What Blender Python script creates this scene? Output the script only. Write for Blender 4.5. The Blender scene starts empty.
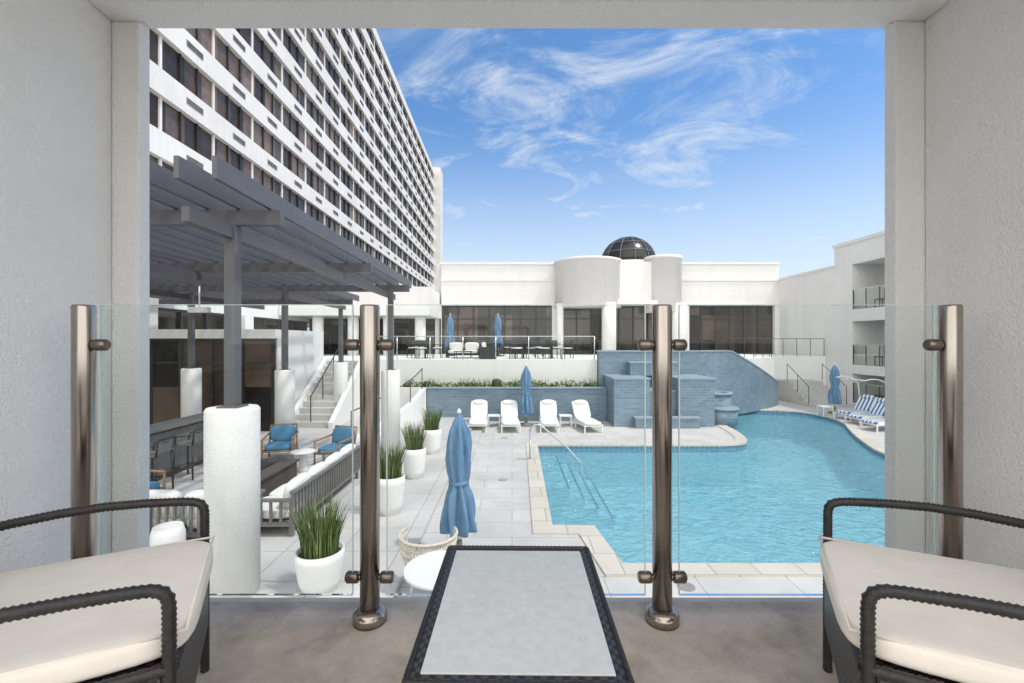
import bpy, bmesh, math, random
from mathutils import Vector, Matrix, noise as mnoise
random.seed(7)
R=math.radians
scene=bpy.context.scene

# ---------------------------------------------------------------- materials
def new_mat(name):
    m=bpy.data.materials.new(name); m.use_nodes=True
    nt=m.node_tree; b=nt.nodes['Principled BSDF']
    return m,nt,b
def N(nt,t,**kw):
    n=nt.nodes.new(t)
    for k,v in kw.items():
        if k in n.inputs: n.inputs[k].default_value=v
        else: setattr(n,k,v)
    return n
def objcoord(nt,scale=(1,1,1)):
    tc=nt.nodes.new('ShaderNodeTexCoord'); mp=nt.nodes.new('ShaderNodeMapping')
    mp.inputs['Scale'].default_value=scale
    nt.links.new(tc.outputs['Object'],mp.inputs['Vector']); return mp.outputs['Vector']
def surf(name,col,rough=.7,metal=0,var=.12,nscale=3.0,bump=0,bscale=80,bdist=.01,spec=.4,stretch=(1,1,1),stain=0,stainscale=.6,streak=0):
    m,nt,b=new_mat(name)
    b.inputs['Roughness'].default_value=rough; b.inputs['Metallic'].default_value=metal
    b.inputs['Specular IOR Level'].default_value=spec
    v=objcoord(nt,stretch)
    n1=N(nt,'ShaderNodeTexNoise',Scale=nscale,Detail=5.0,Roughness=.6)
    nt.links.new(v,n1.inputs['Vector'])
    r=nt.nodes.new('ShaderNodeMapRange'); r.inputs['From Min'].default_value=.3; r.inputs['From Max'].default_value=.7
    r.inputs['To Min'].default_value=1-var; r.inputs['To Max'].default_value=1+var*.6
    nt.links.new(n1.outputs['Fac'],r.inputs['Value'])
    mul=nt.nodes.new('ShaderNodeVectorMath'); mul.operation='SCALE'
    mul.inputs[0].default_value=col
    nt.links.new(r.outputs[0],mul.inputs['Scale'])
    out=mul.outputs[0]
    for amt,sc,st in ((stain,stainscale,None),(streak,1.0,(3.5,3.5,.18))):
        if amt<=0: continue
        n2=N(nt,'ShaderNodeTexNoise',Scale=sc,Detail=7.0,Roughness=.7); nt.links.new(objcoord(nt,st) if st else v,n2.inputs['Vector'])
        r2=nt.nodes.new('ShaderNodeMapRange'); r2.inputs['From Min'].default_value=.5; r2.inputs['From Max'].default_value=.72
        r2.inputs['To Min'].default_value=1; r2.inputs['To Max'].default_value=1-amt
        nt.links.new(n2.outputs['Fac'],r2.inputs['Value'])
        m2=nt.nodes.new('ShaderNodeVectorMath'); m2.operation='SCALE'
        nt.links.new(out,m2.inputs[0]); nt.links.new(r2.outputs[0],m2.inputs['Scale']); out=m2.outputs[0]
    nt.links.new(out,b.inputs['Base Color'])
    if bump>0:
        n3=N(nt,'ShaderNodeTexNoise',Scale=bscale,Detail=3.0,Roughness=.6); nt.links.new(v,n3.inputs['Vector'])
        bp=nt.nodes.new('ShaderNodeBump'); bp.inputs['Strength'].default_value=bump; bp.inputs['Distance'].default_value=bdist
        nt.links.new(n3.outputs['Fac'],bp.inputs['Height']); nt.links.new(bp.outputs[0],b.inputs['Normal'])
    return m
def tiled(name,col,mortar,bw,bh,ms=.01,rough=.6,var=.1,axis='xy',spec=.4,offset=.5,stain=.12):
    m,nt,b=new_mat(name); b.inputs['Roughness'].default_value=rough; b.inputs['Specular IOR Level'].default_value=spec
    tc=nt.nodes.new('ShaderNodeTexCoord'); sp=nt.nodes.new('ShaderNodeSeparateXYZ'); cb=nt.nodes.new('ShaderNodeCombineXYZ')
    nt.links.new(tc.outputs['Object'],sp.inputs[0])
    if axis=='xy':
        nt.links.new(sp.outputs['X'],cb.inputs['X']); nt.links.new(sp.outputs['Y'],cb.inputs['Y'])
    else:
        ad=nt.nodes.new('ShaderNodeMath'); ad.operation='ADD'
        nt.links.new(sp.outputs['X'],ad.inputs[0]); nt.links.new(sp.outputs['Y'],ad.inputs[1])
        nt.links.new(ad.outputs[0],cb.inputs['X']); nt.links.new(sp.outputs['Z'],cb.inputs['Y'])
    br=nt.nodes.new('ShaderNodeTexBrick'); br.offset=offset
    br.inputs['Scale'].default_value=1; br.inputs['Brick Width'].default_value=bw; br.inputs['Row Height'].default_value=bh
    br.inputs['Mortar Size'].default_value=ms; br.inputs['Mortar Smooth'].default_value=.2
    c1=[c*(1-var) for c in col]; c2=[c*(1+var*.7) for c in col]
    br.inputs['Color1'].default_value=(*c1,1); br.inputs['Color2'].default_value=(*c2,1); br.inputs['Mortar'].default_value=(*mortar,1)
    nt.links.new(cb.outputs[0],br.inputs['Vector'])
    n=N(nt,'ShaderNodeTexNoise',Scale=.9,Detail=8.0,Roughness=.7); nt.links.new(tc.outputs['Object'],n.inputs['Vector'])
    r=nt.nodes.new('ShaderNodeMapRange'); r.inputs['From Min'].default_value=.35; r.inputs['From Max'].default_value=.7
    r.inputs['To Min'].default_value=1.03; r.inputs['To Max'].default_value=1-stain
    nt.links.new(n.outputs['Fac'],r.inputs['Value'])
    sc=nt.nodes.new('ShaderNodeVectorMath'); sc.operation='SCALE'
    nt.links.new(br.outputs['Color'],sc.inputs[0]); nt.links.new(r.outputs[0],sc.inputs['Scale']); nt.links.new(sc.outputs[0],b.inputs['Base Color'])
    bp=nt.nodes.new('ShaderNodeBump'); bp.inputs['Strength'].default_value=.4; bp.inputs['Distance'].default_value=.004; bp.invert=True
    nt.links.new(br.outputs['Fac'],bp.inputs['Height']); nt.links.new(bp.outputs[0],b.inputs['Normal'])
    return m
def clear_glass(name,tint):
    m,nt,b=new_mat(name); nt.nodes.remove(b); out=nt.nodes['Material Output']
    t=nt.nodes.new('ShaderNodeBsdfTransparent'); t.inputs[0].default_value=(*tint,1)
    g=nt.nodes.new('ShaderNodeBsdfGlossy'); g.inputs['Roughness'].default_value=.01; g.inputs[0].default_value=(.9,.95,.95,1)
    f=nt.nodes.new('ShaderNodeFresnel'); f.inputs[0].default_value=1.22
    mx=nt.nodes.new('ShaderNodeMixShader')
    nt.links.new(f.outputs[0],mx.inputs[0]); nt.links.new(t.outputs[0],mx.inputs[1]); nt.links.new(g.outputs[0],mx.inputs[2])
    nt.links.new(mx.outputs[0],out.inputs[0]); return m
def pane_glass(name,dark,light,sy,sz,rough=.08,spec=.5,axis='Y',thr=.75):
    m,nt,b=new_mat(name); b.inputs['Roughness'].default_value=rough; b.inputs['Specular IOR Level'].default_value=spec
    tc=nt.nodes.new('ShaderNodeTexCoord'); sp=nt.nodes.new('ShaderNodeSeparateXYZ'); cb=nt.nodes.new('ShaderNodeCombineXYZ')
    nt.links.new(tc.outputs['Object'],sp.inputs[0])
    for o,s,i in ((axis,sy,'X'),('Z',sz,'Y')):
        d=nt.nodes.new('ShaderNodeMath'); d.operation='DIVIDE'; d.inputs[1].default_value=s
        fl=nt.nodes.new('ShaderNodeMath'); fl.operation='FLOOR'
        nt.links.new(sp.outputs[o],d.inputs[0]); nt.links.new(d.outputs[0],fl.inputs[0]); nt.links.new(fl.outputs[0],cb.inputs[i])
    w=nt.nodes.new('ShaderNodeTexWhiteNoise'); w.noise_dimensions='3D'; nt.links.new(cb.outputs[0],w.inputs['Vector'])
    rp=nt.nodes.new('ShaderNodeValToRGB'); rp.color_ramp.elements[0].color=(*dark,1); rp.color_ramp.elements[1].color=(*light,1)
    rp.color_ramp.elements[0].position=thr*.4
    nt.links.new(w.outputs['Value'],rp.inputs[0])
    n=N(nt,'ShaderNodeTexNoise',Scale=1.3,Detail=3.0); nt.links.new(tc.outputs['Object'],n.inputs['Vector'])
    mx=nt.nodes.new('ShaderNodeVectorMath'); mx.operation='SCALE'
    r=nt.nodes.new('ShaderNodeMapRange'); r.inputs['To Min'].default_value=.4; r.inputs['To Max'].default_value=1.6
    nt.links.new(n.outputs['Fac'],r.inputs[0]); nt.links.new(rp.outputs[0],mx.inputs[0]); nt.links.new(r.outputs[0],mx.inputs['Scale'])
    nt.links.new(mx.outputs[0],b.inputs['Base Color'])
    return m

M={}
M['stucco']=surf('balcony_stucco',(.88,.87,.85),.9,var=.04,nscale=1.5,bump=.9,bscale=110,bdist=.014,stain=.05)
M['white']=surf('white_render',(.77,.765,.745),.85,var=.05,nscale=.7,bump=.3,bscale=30,bdist=.01,stain=.08,stainscale=.35,streak=.07)
M['column']=surf('column_stucco',(.77,.765,.75),.9,var=.06,nscale=2,bump=.8,bscale=60,bdist=.014,streak=.08)
M['white2']=surf('white_paint',(.76,.755,.74),.6,var=.04,nscale=2,stain=.05)
M['tower']=surf('tower_panel',(.76,.755,.735),.8,var=.06,nscale=.25,stain=.10,stainscale=.15,streak=.10)
M['cream']=surf('cushion_cream',(.82,.765,.69),.9,var=.06,nscale=9,bump=.25,bscale=500,bdist=.002)
M['cushw']=surf('cushion_white',(.74,.73,.71),.9,var=.05,nscale=5,bump=.2,bscale=200,bdist=.003)
M['blue']=surf('blue_fabric',(.12,.235,.38),.85,var=.2,nscale=4,bump=.3,bscale=40,bdist=.01)
M['blued']=surf('blue_cushion',(.07,.20,.33),.85,var=.15,nscale=6)
M['wicker']=surf('black_wicker',(.022,.02,.02),.4,var=.5,nscale=60,bump=.6,bscale=220,bdist=.003,spec=.5)
M['rope']=surf('woven_rope',(.62,.57,.48),.8,var=.25,nscale=40)
M['steel']=surf('brushed_steel',(.42,.375,.335),.25,metal=1,var=.18,nscale=6,stretch=(8,8,.6))
M['steel_d']=surf('clamp_bronze',(.22,.185,.16),.3,metal=.9,var=.2,nscale=12)
M['chrome']=surf('rail_steel',(.6,.6,.6),.25,metal=.9,var=.05)
M['alu']=surf('pergola_metal',(.105,.105,.115),.45,var=.12,nscale=2,spec=.4)
M['dark']=surf('dark_metal',(.03,.03,.033),.5,var=.2,nscale=5)
M['greyframe']=surf('grey_slats',(.17,.165,.16),.6,var=.15,nscale=8)
M['wood']=surf('teak_wood',(.30,.17,.08),.6,var=.35,nscale=10,stretch=(1,1,6))
M['brown']=surf('fire_table_stone',(.09,.075,.065),.7,var=.25,nscale=12)
M['conc']=surf('balcony_concrete',(.50,.435,.375),.85,var=.20,nscale=9,bump=.6,bscale=60,bdist=.006,stain=.34,stainscale=2.6)
M['edge']=surf('floor_edge',(.55,.50,.45),.6,var=.15,nscale=8)
M['coping']=tiled('coping_stone',(.57,.525,.465),(.34,.32,.29),.6,.6,.010,.75,var=.07)
M['deck']=tiled('deck_paver',(.55,.54,.52),(.38,.37,.355),1.2,.6,.009,.75,var=.05,stain=.20)
M['terr']=tiled('terrace_paver',(.53,.52,.50),(.35,.34,.325),.8,.8,.009,.75,var=.055,offset=0,stain=.18)
M['btile']=tiled('blue_wall_tile',(.175,.25,.325),(.23,.30,.36),.30,.10,.010,.5,var=.15,axis='v',stain=.22)
M['bcap']=surf('blue_cap',(.26,.33,.40),.6,var=.08)
M['poolw']=tiled('pool_plaster',(.76,.85,.86),(.74,.83,.85),2,2,.005,.7,var=.02,stain=.1)
M['waterline']=tiled('waterline_tile',(.09,.22,.36),(.3,.4,.5),.15,.15,.01,.3,axis='v',offset=0)
M['twin']=pane_glass('tower_glass',(.045,.031,.024),(.21,.155,.12),1.3,2.9,rough=.14,spec=.3,thr=.9)
M['bwin']=pane_glass('lobby_glass',(.018,.014,.012),(.13,.095,.07),1.1,1.6,rough=.05,spec=.5,axis='X')
M['pwin']=pane_glass('podium_glass',(.015,.012,.010),(.08,.06,.045),1.5,2,rough=.06,spec=.5)
M['dome']=surf('dome_glass',(.02,.02,.022),.25,var=.3,nscale=2,spec=.5)
M['glass']=clear_glass('clear_glass',(.967,.985,.98))
M['gedge']=surf('glass_edge',(.55,.68,.64),.2,var=.05,spec=.6)
M['frost']=surf('frosted_glass_top',(.60,.61,.595),.30,var=.10,nscale=45,bump=.3,bscale=260,bdist=.0015,spec=.5)
M['leaf']=surf('leaf_green',(.09,.15,.035),.6,var=.5,nscale=7)
M['leaf2']=surf('leaf_light',(.19,.25,.08),.6,var=.4,nscale=9)
M['leafd']=surf('leaf_dark',(.035,.075,.02),.6,var=.5,nscale=7)
M['soil']=surf('soil',(.09,.065,.045),.95,var=.3,nscale=12)
M['pot']=surf('planter_white',(.74,.74,.73),.5,var=.04)
M['land']=surf('ground_soil',(.22,.21,.19),.95,var=.2,nscale=.05)
M['grille']=surf('vent_grille',(.33,.32,.30),.6,var=.3,nscale=2)
M['door']=surf('brown_panel',(.10,.06,.045),.6,var=.3,nscale=3)
M['lightroof']=surf('roof_membrane',(.6,.6,.58),.8,var=.1)

def stripe_mat():
    m,nt,b=new_mat('striped_cushion'); b.inputs['Roughness'].default_value=.9
    tc=nt.nodes.new('ShaderNodeTexCoord'); sp=nt.nodes.new('ShaderNodeSeparateXYZ'); nt.links.new(tc.outputs['Object'],sp.inputs[0])
    a=nt.nodes.new('ShaderNodeMath'); a.operation='MULTIPLY'; a.inputs[1].default_value=7.0
    f=nt.nodes.new('ShaderNodeMath'); f.operation='FRACT'; g=nt.nodes.new('ShaderNodeMath'); g.operation='GREATER_THAN'; g.inputs[1].default_value=.5
    nt.links.new(sp.outputs['X'],a.inputs[0]); nt.links.new(a.outputs[0],f.inputs[0]); nt.links.new(f.outputs[0],g.inputs[0])
    mx=nt.nodes.new('ShaderNodeMix'); mx.data_type='RGBA'; mx.inputs[6].default_value=(.75,.75,.74,1); mx.inputs[7].default_value=(.06,.16,.36,1)
    nt.links.new(g.outputs[0],mx.inputs[0]); nt.links.new(mx.outputs[2],b.inputs['Base Color']); return m
M['stripe']=stripe_mat()
def weave_mat():
    m,nt,b=new_mat('woven_wicker'); b.inputs['Roughness'].default_value=.45
    v=objcoord(nt,(75,75,75)); ck=nt.nodes.new('ShaderNodeTexChecker'); ck.inputs['Scale'].default_value=1
    ck.inputs[1].default_value=(.055,.05,.05,1); ck.inputs[2].default_value=(.010,.009,.009,1)
    nt.links.new(v,ck.inputs[0]); nt.links.new(ck.outputs[0],b.inputs['Base Color'])
    bp=nt.nodes.new('ShaderNodeBump'); bp.inputs['Strength'].default_value=1; bp.inputs['Distance'].default_value=.006
    nt.links.new(ck.outputs['Fac'],bp.inputs['Height']); nt.links.new(bp.outputs[0],b.inputs['Normal']); return m
M['weave']=weave_mat()
def water_mat():
    m,nt,b=new_mat('pool_water'); nt.nodes.remove(b); out=nt.nodes['Material Output']
    v=objcoord(nt,(1,1.35,1))
    n1=N(nt,'ShaderNodeTexNoise',Scale=2.3,Detail=4.0,Roughness=.6,Distortion=1.2); nt.links.new(v,n1.inputs['Vector'])
    n2=N(nt,'ShaderNodeTexNoise',Scale=8.0,Detail=2.0,Roughness=.5,Distortion=.5); nt.links.new(v,n2.inputs['Vector'])
    ad=nt.nodes.new('ShaderNodeMath'); ad.operation='MULTIPLY_ADD'; ad.inputs[1].default_value=.4
    nt.links.new(n2.outputs['Fac'],ad.inputs[0]); nt.links.new(n1.outputs['Fac'],ad.inputs[2])
    bp=nt.nodes.new('ShaderNodeBump'); bp.inputs['Strength'].default_value=.75; bp.inputs['Distance'].default_value=.15
    nt.links.new(ad.outputs[0],bp.inputs['Height'])
    t=nt.nodes.new('ShaderNodeBsdfTransparent')
    rp=nt.nodes.new('ShaderNodeValToRGB'); e=rp.color_ramp.elements
    e[0].position=.50; e[0].color=(.36,.69,.81,1); e[1].position=.88; e[1].color=(.70,.92,.96,1)
    nt.links.new(ad.outputs[0],rp.inputs[0]); nt.links.new(rp.outputs[0],t.inputs[0])
    d=nt.nodes.new('ShaderNodeBsdfDiffuse'); d.inputs[0].default_value=(.29,.63,.76,1); nt.links.new(bp.outputs[0],d.inputs['Normal'])
    m0=nt.nodes.new('ShaderNodeMixShader'); m0.inputs[0].default_value=.30
    nt.links.new(t.outputs[0],m0.inputs[1]); nt.links.new(d.outputs[0],m0.inputs[2])
    g=nt.nodes.new('ShaderNodeBsdfGlossy'); g.inputs['Roughness'].default_value=.04; nt.links.new(bp.outputs[0],g.inputs['Normal'])
    f=nt.nodes.new('ShaderNodeFresnel'); f.inputs[0].default_value=1.33; nt.links.new(bp.outputs[0],f.inputs['Normal'])
    mx=nt.nodes.new('ShaderNodeMixShader'); nt.links.new(f.outputs[0],mx.inputs[0]); nt.links.new(m0.outputs[0],mx.inputs[1]); nt.links.new(g.outputs[0],mx.inputs[2])
    nt.links.new(mx.outputs[0],out.inputs[0]); return m
M['water']=water_mat()

# ---------------------------------------------------------------- mesh builder
class MB:
    def __init__(s): s.v=[]; s.f=[]; s.m=[]; s.sm=[]; s.mats=[]
    def mi(s,k):
        if k not in s.mats: s.mats.append(k)
        return s.mats.index(k)
    def add(s,vs,fs,k,smooth=False,T=None):
        o=len(s.v); i=s.mi(k)
        for p in vs:
            p=Vector(p); s.v.append(tuple(T@p) if T else tuple(p))
        for f in fs: s.f.append([a+o for a in f]); s.m.append(i); s.sm.append(smooth)
    def box(s,x0,x1,y0,y1,z0,z1,k,T=None):
        vs=[(x,y,z) for x in (x0,x1) for y in (y0,y1) for z in (z0,z1)]
        s.add(vs,[(0,1,3,2),(4,6,7,5),(0,4,5,1),(2,3,7,6),(0,2,6,4),(1,5,7,3)],k,False,T)
    def cbox(s,c,d,k,T=None):
        s.box(c[0]-d[0]/2,c[0]+d[0]/2,c[1]-d[1]/2,c[1]+d[1]/2,c[2]-d[2]/2,c[2]+d[2]/2,k,T)
    def lathe(s,c,prof,k,n=32,T=None,fr=None):
        vs=[];fs=[]
        for j,(r,z) in enumerate(prof):
            for i in range(n):
                a=2*math.pi*i/n; rr=r*(fr(a,z) if fr else 1)
                vs.append((c[0]+rr*math.cos(a),c[1]+rr*math.sin(a),c[2]+z))
        for j in range(len(prof)-1):
            for i in range(n):
                fs.append((j*n+i,j*n+(i+1)%n,(j+1)*n+(i+1)%n,(j+1)*n+i))
        s.add(vs,fs,k,True,T)
        s.add(vs[:n],[tuple(range(n))[::-1]],k,False,T); s.add(vs[-n:],[tuple(range(n))],k,False,T)
    def cyl(s,c,r,z0,z1,k,n=32,T=None): s.lathe((c[0],c[1],0),[(r,z0),(r,z1)],k,n,T)
    def tube(s,pts,r,k,n=8,T=None,ridge=0,step=.006):
        pts=[Vector(p) for p in pts]
        if ridge:
            q=[pts[0]]
            for a,b in zip(pts,pts[1:]):
                L=(b-a).length; c=max(1,int(L/step))
                for i in range(1,c+1): q.append(a.lerp(b,i/c))
            pts=q
        vs=[];fs=[]; up=Vector((0,0,1)); prev=None
        for i,p in enumerate(pts):
            t=(pts[min(i+1,len(pts)-1)]-pts[max(i-1,0)]).normalized()
            if prev is None:
                a=t.cross(up)
                if a.length<.05: a=t.cross(Vector((1,0,0)))
            else: a=prev-t*prev.dot(t)
            a.normalize(); prev=a; b=t.cross(a)
            rr=r*(1+ (ridge if i%2 else -ridge))
            for j in range(n):
                th=2*math.pi*j/n; vs.append(p+a*math.cos(th)*rr+b*math.sin(th)*rr)
        for i in range(len(pts)-1):
            for j in range(n): fs.append((i*n+j,i*n+(j+1)%n,(i+1)*n+(j+1)%n,(i+1)*n+j))
        fs.append(tuple(range(n))[::-1]); fs.append(tuple(range((len(pts)-1)*n,len(pts)*n)))
        s.add(vs,fs,k,True,T)
    def cushion(s,x0,x1,y0,y1,z0,z1,k,n=5,g=10,T=None):
        c=Vector(((x0+x1)/2,(y0+y1)/2,(z0+z1)/2)); h=Vector(((x1-x0)/2,(y1-y0)/2,(z1-z0)/2))
        for ax in range(3):
            for sg in (-1,1):
                vs=[];fs=[]
                for i in range(g+1):
                    for j in range(g+1):
                        u=math.sin((i/g-.5)*math.pi)**1; v=math.sin((j/g-.5)*math.pi)
                        p=[0,0,0]; p[ax]=sg; p[(ax+1)%3]=u*sg; p[(ax+2)%3]=v
                        q=sum(abs(t)**n for t in p)**(1/n)
                        vs.append((c.x+h.x*p[0]/q,c.y+h.y*p[1]/q,c.z+h.z*p[2]/q))
                for i in range(g):
                    for j in range(g): fs.append((i*(g+1)+j,(i+1)*(g+1)+j,(i+1)*(g+1)+j+1,i*(g+1)+j+1))
                s.add(vs,fs,k,True,T)
    def prism(s,poly,z0,z1,k,T=None):
        n=len(poly); vs=[(x,y,z0) for x,y in poly]+[(x,y,z1) for x,y in poly]
        s.add(vs,[(i,(i+1)%n,n+(i+1)%n,n+i) for i in range(n)]+[tuple(range(n))[::-1],tuple(range(n,2*n))],k,False,T)
    def build(s,name,parent=None,loc=(0,0,0),rot=0,bevel=0,seg=2):
        me=bpy.data.meshes.new(name); me.from_pydata(s.v,[],s.f)
        for k in s.mats: me.materials.append(M[k])
        for p,i,sm in zip(me.polygons,s.m,s.sm): p.material_index=i; p.use_smooth=sm
        me.update()
        bm=bmesh.new(); bm.from_mesh(me); bmesh.ops.remove_doubles(bm,verts=bm.verts,dist=1e-5)
        bmesh.ops.recalc_face_normals(bm,faces=bm.faces); bm.to_mesh(me); bm.free()
        ob=bpy.data.objects.new(name,me); scene.collection.objects.link(ob)
        ob.location=loc; ob.rotation_euler=(0,0,rot)
        if parent: ob.parent=parent
        if bevel:
            b=ob.modifiers.new('bevel','BEVEL'); b.width=bevel; b.segments=seg; b.limit_method='ANGLE'; b.angle_limit=R(50)
        return ob
def empty(name,loc=(0,0,0),rot=0):
    e=bpy.data.objects.new(name,None); scene.collection.objects.link(e); e.location=loc; e.rotation_euler=(0,0,rot); e.empty_display_size=.2; return e
def copy(ob,loc,rot=None):
    o=bpy.data.objects.new(ob.name.split('.')[0],ob.data); scene.collection.objects.link(o); o.location=loc
    o.rotation_euler=(0,0,ob.rotation_euler[2] if rot is None else rot)
    for md in ob.modifiers:
        b=o.modifiers.new('bevel','BEVEL'); b.width=md.width; b.segments=md.segments; b.limit_method='ANGLE'; b.angle_limit=md.angle_limit
    return o
def fill(name,loops,z,k,parent=None):
    bm=bmesh.new(); es=[]
    for lp in loops:
        vs=[bm.verts.new((x,y,z)) for x,y in lp]
        for i in range(len(vs)): es.append(bm.edges.new((vs[i],vs[(i+1)%len(vs)])))
    bmesh.ops.triangle_fill(bm,use_beauty=True,use_dissolve=False,edges=es)
    for f in bm.faces:
        f.normal_update()
        if f.normal.z<0: f.normal_flip()
    me=bpy.data.meshes.new(name); bm.to_mesh(me); bm.free(); me.materials.append(M[k])
    ob=bpy.data.objects.new(name,me); scene.collection.objects.link(ob)
    if parent: ob.parent=parent
    return ob

# ---------------------------------------------------------------- pool & ground
sharp=[(.66,7.62),(1.36,7.60),(1.52,6.30)]
curve=[(7.6,6.30),(9.6,7.0),(10.6,9.2),(10.25,11.2),(10.2,12.6),(10.9,14.2),(11.8,15.9),(12.7,17.4),(13.0,18.8),(12.7,20.2),(11.2,20.6),(9.8,20.5),(8.7,19.5),(8.0,18.0),(7.8,16.2),(7.55,14.7),(7.1,13.75),(6.2,13.6)]
for _ in range(2):
    q=[curve[0]]
    for a,b in zip(curve,curve[1:]):
        q+= [(a[0]*.75+b[0]*.25,a[1]*.75+b[1]*.25),(a[0]*.25+b[0]*.75,a[1]*.25+b[1]*.75)]
    curve=q+[curve[-1]]
P=sharp+curve+[(.74,13.6)]
def offset(poly,d):
    n=len(poly); out=[]
    for i in range(n):
        p0=Vector(poly[i-1]);p1=Vector(poly[i]);p2=Vector(poly[(i+1)%n])
        a=(p1-p0).normalized(); b=(p2-p1).normalized()
        na=Vector((a.y,-a.x)); nb=Vector((b.y,-b.x)); m=(na+nb).normalized()
        out.append(tuple(p1+m*d/max(.5,m.dot(na))))
    return out
O=offset(P,.32)
fill('pool_deck',[[(-13,1.0),(17.0,1.0),(17.0,32),(-13,32)],O],0,'deck')
fill('ground',[[(-600,-600),(600,-600),(600,900),(-600,900)],[(-12.9,1.1),(16.9,1.1),(16.9,31.9),(-12.9,31.9)]],-.06,'land')
pool=empty('swimming_pool')
b=MB(); n=len(P)
I2=offset(P,-.02)
for A,Bq,z0,z1 in ((O,P,.025,.025),(O,O,-.02,.025),(I2,I2,.025,-.03),):
    vs=[(x,y,z0) for x,y in A]+[(x,y,z1) for x,y in Bq]
    b.add(vs,[(i,(i+1)%n,n+(i+1)%n,n+i) for i in range(n)],'coping')
vs=[(x,y,.025) for x,y in P]+[(x,y,.025) for x,y in I2]; b.add(vs,[(i,(i+1)%n,n+(i+1)%n,n+i) for i in range(n)],'coping')
b.build('coping',pool)
b=MB()
for z0,z1,k in ((.0,-.22,'waterline'),(-.22,-1.25,'poolw')):
    vs=[(x,y,z0) for x,y in P]+[(x,y,z1) for x,y in P]; b.add(vs,[(i,(i+1)%n,n+(i+1)%n,n+i) for i in range(n)],k)
b.build('basin_walls',pool)
fill('basin_floor',[P],-1.25,'poolw',pool)
b=MB()
for i in range(4):   # entry steps in the left corner
    xe=1.35+.34*i; ys=10.6-.0*i
    b.box(.68,xe,ys-.01*i,13.58-.005*i,-1.24,-.32-.23*i,'poolw')
    b.box(xe-.06,xe+.002,ys-.012*i-.005,13.57-.006*i,-.325-.23*i,-.314-.23*i,'waterline')
b.build('pool_steps',pool)
fill('water',[offset(P,-.001)],-.10,'water',pool)
def arc_rail(name,x,y):
    b=MB(); pts=[(x-.25,y,0.0),(x-.25,y,.75)]
    for i in range(9):
        a=math.pi-i/8*math.pi*.62; pts.append((x-.05+.2*math.cos(a),y,.75+.18*math.sin(a)))
    pts+=[(x+.7,y,.35),(x+1.15,y,-.15),(x+1.25,y,-.5)]
    b.tube(pts,.022,'chrome',10); b.cyl((x-.25,y),.05,.0,.03,'chrome'); return b.build(name)
arc_rail('pool_handrail',.72,11.9)
b=MB()
for i,(x,y) in enumerate(((2.2,5.75),(5.2,5.8),(-.2,10.2),(-.25,14.6))): b.cyl((x,y),.11,.001,.008,'grille',20)
b.build('deck_drain_covers')

# raised left terrace
b=MB(); b.box(-13,-1.38,2.4,18.6,-.05,.15,'terr'); b.box(-1.38,-1.02,2.4,17.3,-.05,.075,'terr')
b.build('lounge_terrace',bevel=.008)

# ---------------------------------------------------------------- feature wall, upper terrace
w=empty('tiled_feature_wall')
b=MB()
b.box(-3.3,3.68,17.7,17.95,0,1.27,'btile'); b.box(-3.33,3.66,17.66,17.99,1.27,1.31,'bcap')
b.build('low_wall',w)
b=MB()
b.box(3.7,5.0,16.5,18.3,0,1.72,'btile'); b.box(3.66,5.03,16.46,18.3,1.72,1.78,'bcap')
b.box(6.05,7.35,16.5,18.3,0,1.72,'btile'); b.box(6.02,7.39,16.46,18.3,1.72,1.78,'bcap')
b.box(5.0,6.05,16.8,18.3,0,1.25,'btile'); b.box(5.03,6.02,16.74,18.3,1.25,1.30,'bcap')
b.box(3.5,7.6,18.3,18.75,0,2.68,'btile'); b.box(3.46,7.64,18.26,18.79,2.68,2.74,'bcap')
b.box(4.6,6.5,17.7,18.3,1.78,2.25,'btile'); b.box(4.57,6.53,17.66,18.3,2.25,2.30,'bcap')
b.box(4.4,6.7,16.2,16.5,0,.35,'btile'); b.box(4.37,6.73,16.17,16.5,.35,.40,'bcap')
b.build('fountain_tiers',w)
b=MB()
pts=[]; 
for i in range(17):
    t=i/16; x=7.6+t*5.4; y=18.4+1.9*t+1.9*t*t; z=2.68 if t<.3 else 2.68-(t-.3)/.7*1.6
    pts.append((x,y,z))
for (x0,y0,z0),(x1,y1,z1) in zip(pts,pts[1:]):
    vs=[(x0,y0,0),(x1,y1,0),(x1,y1+.3,0),(x0,y0+.3,0),(x0,y0,z0),(x1,y1,z1),(x1,y1+.3,z1),(x0,y0+.3,z0)]
    b.add(vs,[(0,1,5,4),(3,7,6,2),(4,5,6,7),(0,4,7,3),(1,2,6,5)],'btile')
    vs=[(x0,y0-.03,z0+.003),(x1,y1-.03,z1+.003),(x1,y1+.33,z1+.003),(x0,y0+.33,z0+.003),(x0,y0-.03,z0+.06),(x1,y1-.03,z1+.06),(x1,y1+.33,z1+.06),(x0,y0+.33,z0+.06)]
    b.add(vs,[(0,1,5,4),(3,7,6,2),(4,5,6,7),(0,1,2,3)],'bcap')
b.build('wing_wall',w)
b=MB(); b.lathe((7.95,17.9,0),[(.62,0),(.62,1.05)],'btile',40); b.lathe((7.95,17.9,0),[(.67,1.053),(.67,1.12),(.45,1.12),(.45,1.0)],'bcap',40)
b.lathe((7.95,17.25,0),[(.55,0),(.55,.55)],'btile',40); b.lathe((7.95,17.25,0),[(.60,.553),(.60,.62)],'bcap',40)
b.build('spill_bowl',w)

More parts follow.
